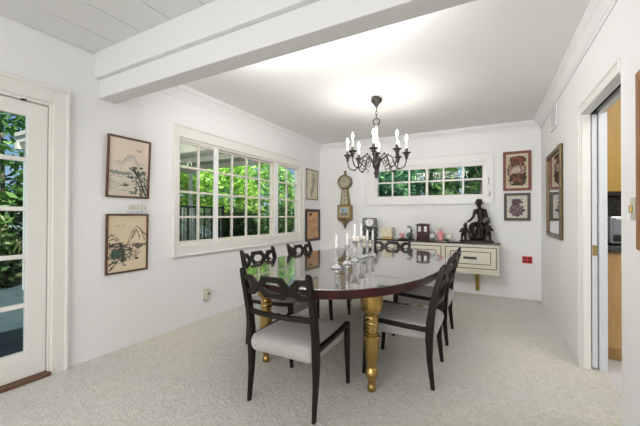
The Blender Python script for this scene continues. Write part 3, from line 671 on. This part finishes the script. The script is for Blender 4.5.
MB().lathe([(.018,0),(.026,-.012),(.022,-.03),(.01,-.048),(.014,-.055),(.008,-.068),(.001,-.075)],(0,-.045,1.0),n=12).build('drop_finial','goldpaint',t,smooth='auto')

# ------------------------------------------------------------------ pictures
def framed(name, label, a0, a1, z0, z1, fw, depth, fm, fn, wallP, cat='picture', lean_=0., mount=None, nx=60, group=None):
    """wallP(a,d,z): a along the wall, d out of it. lean_: top stands off the wall by this."""
    ac, zc = (a0+a1)/2, (z0+z1)/2; w, h = a1-a0, z1-z0
    base = Vector(wallP(ac, .001, z0))
    t = thing(name, label, cat, base, group=group)
    def P(a, d, z): q = Vector(wallP(ac+a, .001+d+lean_*(z/h), z0+z))-base; return tuple(q)
    ring_frame(MB(), -w/2, w/2, 0, h, (fw,)*4, 0, depth, P).build('frame', fm, t, bevel=fw*.18)
    if mount:
        mw = mount[0]; painted('mount', w-2*fw+.004, h-2*fw+.004, lambda u, v: mount[1], t, lambda a, b_: P(a, depth*.4, h/2+b_), 6)
        painted('artwork', w-2*fw-2*mw, h-2*fw-2*mw, fn, t, lambda a, b_: P(a, depth*.4+.002, h/2+b_), nx)
    elif fn: painted('artwork', w-2*fw+.004, h-2*fw+.004, fn, t, lambda a, b_: P(a, depth*.45, h/2+b_), nx)
    else: ring = MB(); boxp(ring, -w/2+fw*.9, w/2-fw*.9, depth*.3, depth*.45, fw*.9, h-fw*.9, P); ring.build('mirror_glass','mirror',t)
    return t
PR = lambda a, d, z: (XR-d, a, z)
INK = (.035,.04,.04)
def land1(u, v):
    c = mixc((.76,.665,.55),(.72,.60,.49), .5+.5*nz(u,v,2,1))
    ridge = .60+.11*math.exp(-((u-.47)/.10)**2)+.10*math.exp(-((u-.60)/.09)**2)+.03*nz(u,0,9,2)
    if u > .08 and v < ridge and v > .40:
        d = ridge-v; c = mixc(c, (.36,.37,.36), .75*max(0,1-d/.14)*min(1,(u-.05)*4)*min(1,(1.02-u)*3)+.15*nz(u,v,12,3))
    if v < .47: c = mixc(c, (.62,.59,.50), .5)
    if abs(v-.40-.02*nz(u,0,9,5)) < .025+.02*nz(u,v,14,6) and u < .55: c = mixc(c, (.14,.17,.15), .75)
    for k in range(7):
        vv = .10+.04*k+.008*math.sin(u*20+k*2)
        if abs(v-vv) < .007 and nz(u*1.2, k*3.1, 3, 7) > -.05: c = mixc(c, (.30,.31,.28), .6)
    for x, y, r in ((.60,.49,.10),(.74,.42,.085),(.86,.44,.08),(.54,.34,.07),(.80,.52,.05),(.92,.34,.06)):
        d = math.hypot((u-x)*1., (v-y)*2.3)/r
        if d+.9*nz(u,v,22,8) < .85: c = mixc(c, (.05,.075,.06), .9)
    rx = math.hypot((u-.80)/.24, (v-.34)/.17)
    if rx < 1 and nz(u,v*1.4,17,8) > .10-.25*(1-rx): c = mixc(c, (.09,.10,.085), .8)
    d = poly(u, v, [(.96,.02),(.86,.16),(.80,.28),(.72,.38),(.62,.46)])
    if d < .018: c = INK
    rx = math.hypot((u-.84)/.22, (v-.14)/.15)
    if rx < 1 and nz(u*1.4,v,13,9) > -.02: c = mixc(c, (.06,.07,.06), .85)
    rx = math.hypot((u-.40)/.11, (v-.19)/.03)
    if rx < 1 and nz(u,v,16,9) > -.1: c = mixc(c, INK, .8)
    if math.hypot((u-.58)/.09, (v-.07)/.03) < 1 and nz(u,v,16,9) > -.1: c = mixc(c, INK, .7)
    for x, y in ((.65,.83),(.70,.815),(.74,.82),(.79,.84),(.76,.80)):
        if abs((v-y)-abs(u-x)*.6) < .008 and abs(u-x) < .02: c = (.2,.16,.14)
    return c
def land2(u, v):
    c = mixc((.72,.60,.42),(.76,.645,.475), .5+.5*nz(u,v,2,11))
    for P_ in ([(.50,.50),(.58,.66),(.66,.76),(.72,.80),(.80,.77),(.90,.68),(1,.64)],[(.56,.52),(.64,.66),(.72,.74)],[(.70,.76),(.78,.66),(.82,.56)],[(.0,.60),(.08,.66),(.16,.64),(.28,.56)],[(.05,.56),(.15,.60),(.22,.55)],[(.86,.72),(.92,.60),(.95,.54)],[(.60,.58),(.68,.66)]):
        if poly(u, v, P_)+.012*nz(u,v,15,12) < .012: c = mixc(c, (.10,.09,.075), .8)
    f = nz(u*1.6, v*2.2, 6, 13)
    zone = math.exp(-(((u-.30)/.30)**2+((v-.32)/.17)**2))
    if zone*1.2+f*.62 > .70: c = mixc(c, (.045,.055,.05), .9)
    zone = math.exp(-(((u-.80)/.17)**2+((v-.44)/.055)**2))
    if zone*1.1+f*.6 > .62: c = mixc(c, (.06,.055,.05), .85)
    zone = math.exp(-(((u-.58)/.16)**2+((v-.33)/.14)**2))
    if zone > .3 and abs(nz(u,v,9,14)) < .10: c = mixc(c, (.10,.09,.08), .8)
    rx = math.hypot((u-.28)/.34, (v-.34)/.20)
    if rx < 1 and nz(u*.8,v*2.2,14,18) > .12-.25*(1-rx): c = mixc(c, (.07,.07,.06), .85)
    rx = math.hypot((u-.62)/.24, (v-.36)/.15)
    if rx < 1 and abs(nz(u*1.5,v,10,19)) < .09: c = mixc(c, (.12,.105,.09), .8)
    if math.hypot((u-.20)/.16,(v-.31)/.05) < 1 and nz(u,v,12,15) > 0: c = mixc(c, (.05,.17,.10), .7)
    for P_ in ([(.06,.04),(.2,.14),(.30,.25)],[(.42,.12),(.34,.20),(.22,.27)],[(.05,.14),(.2,.18)],[(.45,.1),(.36,.12)],[(0,.52),(.12,.48),(.3,.50),(.45,.43)],[(.05,.46),(.2,.44),(.34,.46)]):
        if poly(u, v, P_)+.016*nz(u,v,18,16) < .016: c = mixc(c, INK, .85)
    if math.hypot((u-.74)/.06,(v-.21)/.022) < 1: c = mixc(c, INK, .85)
    if math.hypot((u-.63)/.025,(v-.185)/.01) < 1: c = mixc(c, INK, .7)
    if .80 < v < .84 and .15 < u < .42 and nz(u*3,v,14,17) > .12: c = mixc(c, (.40,.30,.18), .6)
    return c
framed('landscape_painting', 'upper ink landscape with grey mountain, birds and dark tree, brown frame', 1.475, 1.853, 1.320, 1.850, .016, .02, 'bamboo', land1, PLw, lean_=.028, nx=110)
framed('landscape_painting', 'lower ink landscape with jagged black rocks on tan paper, beneath the switches', 1.476, 1.845, .662, 1.178, .016, .02, 'bamboo', land2, PLw, lean_=.008, nx=110)
def scroll1(u, v):
    c = mixc((.66,.60,.45),(.71,.65,.51), .5+.5*nz(u,v,3,21))
    d = poly(u, v, [(.62,.80),(.68,.68),(.55,.55),(.62,.42),(.48,.30),(.42,.18)])
    if d+.10*nz(u,v,8,22) < .10: c = mixc(c, (.20,.19,.16), .75)
    if math.hypot((u-.52)/.16,(v-.27)/.07) < 1: c = mixc(c, (.28,.27,.24), .6)
    if abs(u-.84) < .05 and .5 < v < .85 and nz(u*4,v,18,23) > 0: c = mixc(c, INK, .7)
    return c
framed('scroll_picture', 'narrow cream picture of a grey branch, above the black framed picture', 4.762, 5.185, 1.452, 2.003, .02, .018, 'greyframe', scroll1, PLw, nx=40)
def scroll2(u, v):
    c = mixc((.56,.34,.20),(.66,.44,.28), .5+.8*nz(u,v*1.5,5,24))
    if nz(u*1.4,v,7,25) > .22: c = mixc(c, (.70,.40,.12), .7)
    if nz(u,v*1.3,9,26) > .28: c = mixc(c, (.30,.14,.08), .7)
    if math.hypot((u-.32)/.13,(v-.90)/.05) < 1: c = (.10,.04,.03)
    return c
framed('scroll_picture', 'black framed picture of orange brown blossoms in the far corner', 4.735, 5.258, .705, 1.286, .05, .028, 'blackframe', scroll2, PLw, nx=40)
def abst1(u, v):
    c = mixc((.50,.42,.27),(.58,.50,.36), .5+.6*nz(u,v,4,31))
    e = min(u,1-u,v,1-v)
    if e < .05: return (.66,.60,.45)
    a = math.hypot((u-.52)/.34,(v-.80)/.13); b_ = math.hypot((u-.50)/.42,(v-.50)/.20); d = math.hypot((u-.55)/.36,(v-.26)/.15)
    n = nz(u,v,8,32)
    if a < 1+.5*n: c = mixc((.30,.085,.06),(.08,.05,.04), .5+1.6*n)
    if b_ < 1+.4*n: c = mixc((.30,.16,.12),(.50,.38,.32), .4+1.4*nz(u,v,11,33))
    if d < 1+.5*n: c = mixc((.27,.10,.07),(.07,.06,.05), .5+1.6*nz(u,v,10,34))
    for q in (a, b_, d):
        if abs(q-1-.3*n) < .10: c = (.05,.04,.035)
    if math.hypot((u-.45)/.2,(v-.52)/.08) < 1+.5*n: c = mixc(c, (.62,.56,.50), .6)
    if abs(v-.12-.03*n) < .035 and .2 < u < .8: c = (.06,.05,.045)
    return c
framed('figure_painting', 'upper red brown framed picture of red and dark swirling shapes, right of back window', .186, .530, 1.533, 2.095, .038, .028, 'rosy', abst1, PBk, nx=60)
def abst2(u, v):
    c = mixc((.60,.57,.50),(.66,.63,.57), .5+.6*nz(u,v,4,41)); n = nz(u,v,8,42)
    a = math.hypot((u-.5)/.30,(v-.70)/.20); b_ = math.hypot((u-.48)/.36,(v-.34)/.26)
    if a < 1+.6*n: c = mixc((.20,.09,.09),(.09,.07,.08), .5+1.6*n)
    if b_ < 1+.5*n: c = mixc((.13,.09,.10),(.28,.20,.20), .4+1.4*nz(u,v,11,43))
    if abs(b_-1-.4*n) < .1: c = (.06,.05,.05)
    if math.hypot((u-.72)/.1,(v-.62)/.06) < 1: c = (.55,.52,.47)
    return c
framed('figure_painting', 'lower square dark framed picture beneath the red brown framed one', .197, .518, 1.107, 1.499, .036, .026, 'olive', abst2, PBk, mount=(.012,(.68,.64,.52)), nx=50)
framed('wall_mirror', 'tall brown gold framed mirror on the right wall', 3.81, 4.63, .935, 1.885, .05, .03, 'goldframe', None, PR, cat='mirror')
framed('wood_framed_picture', 'orange brown wood framed picture at the right photo edge, beyond the doorway', 1.40, 2.02, 1.01, 1.85, .06, .03, 'orangewood', abst2, PR, nx=30)

# ------------------------------------------------------------------ plates, outlets, vent
t = thing('light_switch', 'white three gang light switch plate between the two ink landscapes', 'light switch', (XL+.001,1.715,1.19))
boxp(MB(), -.058, .058, 0, .014, 0, .095, lambda a, d, z: (d, a, z)).build('plate','plastic',t,bevel=.003)
for k in (-1,0,1):
    boxp(MB(), k*.032-.011, k*.032+.011, .0142, .02, .028, .067, lambda a, d, z: (d, a, z)).build('rocker','ivory',t,bevel=.002)
t = thing('light_switch', 'white single switch plate right beside the wider switch plate', 'light switch', (XL+.001,1.812,1.19))
boxp(MB(), -.026, .026, 0, .014, 0, .09, lambda a, d, z: (d, a, z)).build('plate','plastic',t,bevel=.003)
boxp(MB(), -.011, .011, .0142, .02, .026, .064, lambda a, d, z: (d, a, z)).build('rocker','ivory',t,bevel=.002)
t = thing('wall_outlet', 'ivory outlet with a plugged in adapter low on the left wall', 'outlet', (XL+.001,2.555,.205))
boxp(MB(), -.04, .04, 0, .007, 0, .125, lambda a, d, z: (d, a, z)).build('plate','ivory',t,bevel=.003)
boxp(MB(), -.03, .03, .0072, .04, .012, .11, lambda a, d, z: (d, a, z)).build('adapter','ivory',t,bevel=.006)
boxp(MB(), -.012, .016, .0402, .044, .07, .088, lambda a, d, z: (d, a, z)).build('socket','line',t)
t = thing('wall_outlet', 'red outlet plate with four dark sockets on the back wall beside the cabinet', 'outlet', (.48,YB-.001,.505))
MB().box(-.06,.06,-.008,0,0,.10).build('plate','red',t,bevel=.003)
for sx in (-.028,.028):
    for sz in (.03,.07): MB().box(sx-.014,sx+.014,-.0105,-.0082,sz-.011,sz+.011).build('socket','redwood',t)
t = thing('air_vent', 'white louvred air vent high on the right wall', 'vent', (XR-.001,4.27,2.13))
boxp(MB(), -.18, .18, 0, .006, 0, .235, lambda a, d, z: (-d, a, z)).build('backing','wall',t)
ring_frame(MB(), -.19, .19, 0, .24, (.022,)*4, .006, .016, lambda a, d, z: (-d, a, z)).build('frame','white',t)
for k in range(9):
    z = .03+k*.0215; boxp(MB(), -.165, .165, .0065, .012, z, z+.012, lambda a, d, z_: (-d, a, z_)).build('slat','white',t)
t = thing('brass_switch', 'small brass trimmed switch plate beside the wood framed picture', 'light switch', (XR-.001,2.135,1.15))
boxp(MB(), -.022, .022, 0, .006, 0, .115, lambda a, d, z: (-d, a, z)).build('plate','ivory',t,bevel=.002)
boxp(MB(), -.012, .012, .0062, .016, .04, .078, lambda a, d, z: (-d, a, z)).build('toggle','brass',t,bevel=.003)

# ------------------------------------------------------------------ outdoors
struct(MB().box(-7.2, XL-.085, -3, 8.5, -.2, -.03).build('patio_floor','patio'))
struct(MB().box(-14, -7.2, -4, 14, -.3, -.04).build('garden_ground','soil'))
struct(MB().box(-7.2, 4, YB+.15, 14, -.3, -.045).build('garden_ground','soil'))
t = thing('patio_roof', 'grey patio roof outside the large window', 'patio roof', (-4.5,3.8,0))
MB().box(-2.1,1.5,-1.7,1.75,2.40,2.46).build('roof_deck','patioroof',t)
for y in (-1.65,-.8,.05,.9,1.68): MB().box(-2.1,1.5,y-.03,y+.03,2.30,2.399).build('rafter','patioroof',t)
MB().box(-2.1,-2.0,-1.7,1.75,2.2,2.2995).build('roof_beam','patioroof',t)
for y in (-1.55,1.6): MB().box(-2.09,-2.01,y-.04,y+.04,-.03,2.2).build('post','white',t)
t = thing('patio_railing', 'dark slim picket railing on the patio outside the window', 'railing', (-4.9,4.0,-.03))
for i in range(26):
    y = -.75+i*.062; MB().box(-.012,.012,y-.011,y+.011,.08,1.34).build('picket','stem' if i % 3 else 'darkslot',t)
for z in (.06,1.34): MB().box(-.02,.02,-.8,.85,z,z+.03).build('rail','darkslot',t)
for y in (-.8,.85): MB().box(-.02,.02,y-.02,y+.02,0,1.4).build('rail_post','darkslot',t)

def bush(name, label, c, r, n, size, cols, cat='shrub', group=None, stem=True, seed=0, hollow=.55):
    rnd = random.Random(seed); t = thing(name, label, cat, (c[0],c[1],-.04), group=group)
    m = MB(); m.cols = []
    zc = c[2]+.04
    for i in range(n):
        while True:
            d = Vector((rnd.uniform(-1,1),rnd.uniform(-1,1),rnd.uniform(-1,1)))
            if .05 < d.length <= 1: break
        d = d.normalized()*(hollow+(1-hollow)*rnd.random()**.6)
        p = Vector((d.x*r[0], d.y*r[1], zc+d.z*r[2]))
        p += Vector((nz(p.x,p.y,1.5,seed),nz(p.y,p.z,1.5,seed+1),nz(p.z,p.x,1.5,seed+2)))*.22*min(r)
        if p.z < .03: p.z = .03+rnd.random()*.1
        a = Vector((rnd.gauss(0,1),rnd.gauss(0,1),rnd.gauss(0,.7))).normalized(); b_ = a.orthogonal().normalized()
        b_ = (Matrix.Rotation(rnd.uniform(0,6.28),3,a) @ b_)
        s = size*rnd.uniform(.6,1.35)
        v = [m.bm.verts.new(p-a*s), m.bm.verts.new(p+b_*s*.38), m.bm.verts.new(p+a*s), m.bm.verts.new(p-b_*s*.38)]
        m.bm.faces.new(v)
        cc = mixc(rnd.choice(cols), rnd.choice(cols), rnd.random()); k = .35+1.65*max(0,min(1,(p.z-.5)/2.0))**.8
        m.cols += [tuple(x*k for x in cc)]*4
    m.build('foliage','leaf',t)
    if stem:
        MB().tube([(0,0,0),(.03,.02,zc*.5),(0,0,zc)],[.06,.05,.03],8).build('trunk','bark',t,smooth=True)
    return t
BR = [(.20,.36,.05),(.32,.48,.10),(.42,.56,.16),(.10,.20,.03)]
DK = [(.03,.085,.025),(.05,.13,.035),(.09,.17,.05),(.025,.06,.02)]
MD = [(.07,.17,.04),(.13,.26,.06),(.20,.34,.10),(.04,.10,.03)]
TL = [(.08,.20,.12),(.13,.29,.17),(.22,.36,.18),(.05,.13,.08)]
G1 = 'shrubs outside the large window'
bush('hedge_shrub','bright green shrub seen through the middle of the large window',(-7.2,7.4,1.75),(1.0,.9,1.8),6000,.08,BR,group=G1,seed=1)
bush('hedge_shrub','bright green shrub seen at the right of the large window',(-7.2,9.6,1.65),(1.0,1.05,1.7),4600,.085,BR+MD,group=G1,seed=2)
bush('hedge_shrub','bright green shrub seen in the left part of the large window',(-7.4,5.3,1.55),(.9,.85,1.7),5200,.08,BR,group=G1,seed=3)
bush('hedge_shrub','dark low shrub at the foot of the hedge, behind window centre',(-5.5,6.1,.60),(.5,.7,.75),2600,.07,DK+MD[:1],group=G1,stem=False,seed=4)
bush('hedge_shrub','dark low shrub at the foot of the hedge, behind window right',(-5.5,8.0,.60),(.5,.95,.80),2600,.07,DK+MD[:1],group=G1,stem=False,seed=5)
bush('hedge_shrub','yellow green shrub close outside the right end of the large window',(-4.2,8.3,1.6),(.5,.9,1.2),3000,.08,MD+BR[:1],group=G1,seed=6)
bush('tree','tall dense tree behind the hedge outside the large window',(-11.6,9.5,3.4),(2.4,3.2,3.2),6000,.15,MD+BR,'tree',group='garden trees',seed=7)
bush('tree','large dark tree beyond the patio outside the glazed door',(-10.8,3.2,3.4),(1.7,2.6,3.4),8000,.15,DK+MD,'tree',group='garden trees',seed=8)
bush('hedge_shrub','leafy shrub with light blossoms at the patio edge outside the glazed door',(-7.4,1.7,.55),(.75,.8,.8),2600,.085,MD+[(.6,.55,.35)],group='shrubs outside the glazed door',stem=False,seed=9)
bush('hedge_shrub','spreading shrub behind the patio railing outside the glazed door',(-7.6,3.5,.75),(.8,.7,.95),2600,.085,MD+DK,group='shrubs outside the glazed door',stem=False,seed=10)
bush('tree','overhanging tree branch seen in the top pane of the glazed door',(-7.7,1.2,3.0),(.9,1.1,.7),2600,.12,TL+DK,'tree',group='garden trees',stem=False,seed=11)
G2 = 'shrubs outside the back window'
for k, (x, y, z, rx, rz, cs, n, lb) in enumerate(((-2.75,7.6,1.6,.40,1.5,TL,2600,'blue green shrub at the left of the back window'),(-1.85,7.6,1.6,.40,1.5,TL,2600,'blue green shrub left of centre in the back window'),
        (-.98,7.6,1.55,.38,1.5,DK+MD[:2],2400,'dark green shrub in the middle of the back window'),(-.12,7.6,1.6,.38,1.5,DK+MD,2400,'dark green shrub right of centre in the back window'),
        (.78,7.6,1.6,.40,1.5,DK+MD,2400,'dark green shrub at the right of the back window'))):
    bush('garden_shrub', lb, (x,y,z), (rx,.5,rz), n, .085, cs, group=G2, seed=20+k)
bush('tree','light green tree crown above the shrubs outside the back window',(-1.2,10.5,2.6),(2.8,1.4,2.0),4200,.14,TL+BR[:1],'tree',group='garden trees',seed=30)
tt = thing('slender_tree', 'slender grey trunk seen at the right of the back window', 'tree', (0,0,0), group='garden trees')
bk = MB(); bk.tube(smoothpts([(-.22,6.85,-.04),(-.19,6.85,.9),(-.12,6.85,1.8),(-.02,6.85,2.9)]),.03,8)
bk.build('trunk','bark',tt,smooth=True)
tw = MB(); tw.tube([(-.12,6.85,1.8),(-.3,6.87,2.3),(-.38,6.9,2.8)],.018,6); tw.build('branch','bark',tt,smooth=True)

# ------------------------------------------------------------------ camera
cam = bpy.data.cameras.new('camera'); co = bpy.data.objects.new('camera', cam); C.objects.link(co)
YAW, PIT, ROL = math.radians(28.14), math.radians(.45), math.radians(.19)
A_ = Matrix(((math.cos(YAW),math.sin(YAW),0),(0,0,1),(-math.sin(YAW),math.cos(YAW),0)))
P_ = Matrix(((1,0,0),(0,math.cos(PIT),-math.sin(PIT)),(0,math.sin(PIT),math.cos(PIT))))
R_ = Matrix(((math.cos(ROL),math.sin(ROL),0),(-math.sin(ROL),math.cos(ROL),0),(0,0,1)))
W = R_ @ P_ @ A_                              # rows: right, up, forward
mw = Matrix((W[0], W[1], -W[2])).transposed().to_4x4(); mw.translation = (0,0,1.17); co.matrix_world = mw
cam.sensor_width = 36; cam.lens = 315/640*36; cam.clip_start = .05
bpy.context.scene.camera = co

# ------------------------------------------------------------------ light
def area(name, loc, target, sx, sy, power, col=(1,1,1)):
    l = bpy.data.lights.new(name,'AREA'); l.shape = 'RECTANGLE'; l.size = sx; l.size_y = sy; l.energy = power; l.color = col
    o = bpy.data.objects.new(name, l); C.objects.link(o); o.location = loc
    o.rotation_euler = (Vector(target)-Vector(loc)).to_track_quat('-Z','Y').to_euler(); return o
def spot(name, loc, target, power, ang, size=.25, col=(1,1,1)):
    l = bpy.data.lights.new(name,'SPOT'); l.energy = power; l.spot_size = math.radians(ang); l.spot_blend = 1; l.shadow_soft_size = size; l.color = col
    o = bpy.data.objects.new(name, l); C.objects.link(o); o.location = loc
    o.rotation_euler = (Vector(target)-Vector(loc)).to_track_quat('-Z','Y').to_euler(); return o
area('unseen_rear_fill', (-1.1,-1.5,2.42), (-1.1,-1.0,0), 2.0, 1.4, 14, (1,.985,.96))  # unseen overhead fill added behind the camera, no real fitting
area('fill_flash_lamp', (-1.0,-2.45,1.25), (-1.0,3.2,1.3), 3.0, 1.9, 58, (1,.99,.98))
area('hidden_beam_fill', (-1.1,1.62,2.27), (-1.0,5.0,2.4), 1.3, .2, 24, (1,.99,.98))  # added fill hidden behind the beam to even out the far room
area('kitchen_lamp', (1.6,2.4,2.4), (1.3,3.0,0), 1.0, 1.0, 20, (1,.97,.92))
for k in range(8):
    ang = ca + math.radians(-5+45*k)
    l = bpy.data.lights.new('chandelier_lamp','POINT'); l.energy = 2.4; l.color = (1,.93,.84); l.shadow_soft_size = .035
    o = bpy.data.objects.new('chandelier_lamp', l); C.objects.link(o); o.location = (CX+RC*math.cos(ang), CY+RC*math.sin(ang), 2.025)
l = bpy.data.lights.new('added_patio_fill','POINT'); l.energy = 45; l.color = (1,.95,.86); l.shadow_soft_size = .06  # fill added to brighten the underside of the patio roof
o = bpy.data.objects.new('added_patio_fill', l); C.objects.link(o); o.location = (-4.6,3.2,1.5)
s = bpy.data.lights.new('sun','SUN'); s.energy = 8; s.angle = .02; s.color = (1,.96,.88)
so = bpy.data.objects.new('sun', s); C.objects.link(so); so.rotation_euler = Vector((-.55,.38,-1)).to_track_quat('-Z','Y').to_euler()
w = bpy.data.worlds.new('sky'); bpy.context.scene.world = w; w.use_nodes = True; nt = w.node_tree
bg = nt.nodes['Background']; sk = nt.nodes.new('ShaderNodeTexSky'); sk.sky_type = 'HOSEK_WILKIE'; sk.turbidity = 3; sk.sun_direction = Vector((.55,-.38,1)).normalized()
nt.links.new(sk.outputs[0], bg.inputs[0]); bg.inputs[1].default_value = 2.5
vs = bpy.context.scene.view_settings; vs.view_transform = 'Standard'; vs.look = 'None'; vs.exposure = .2
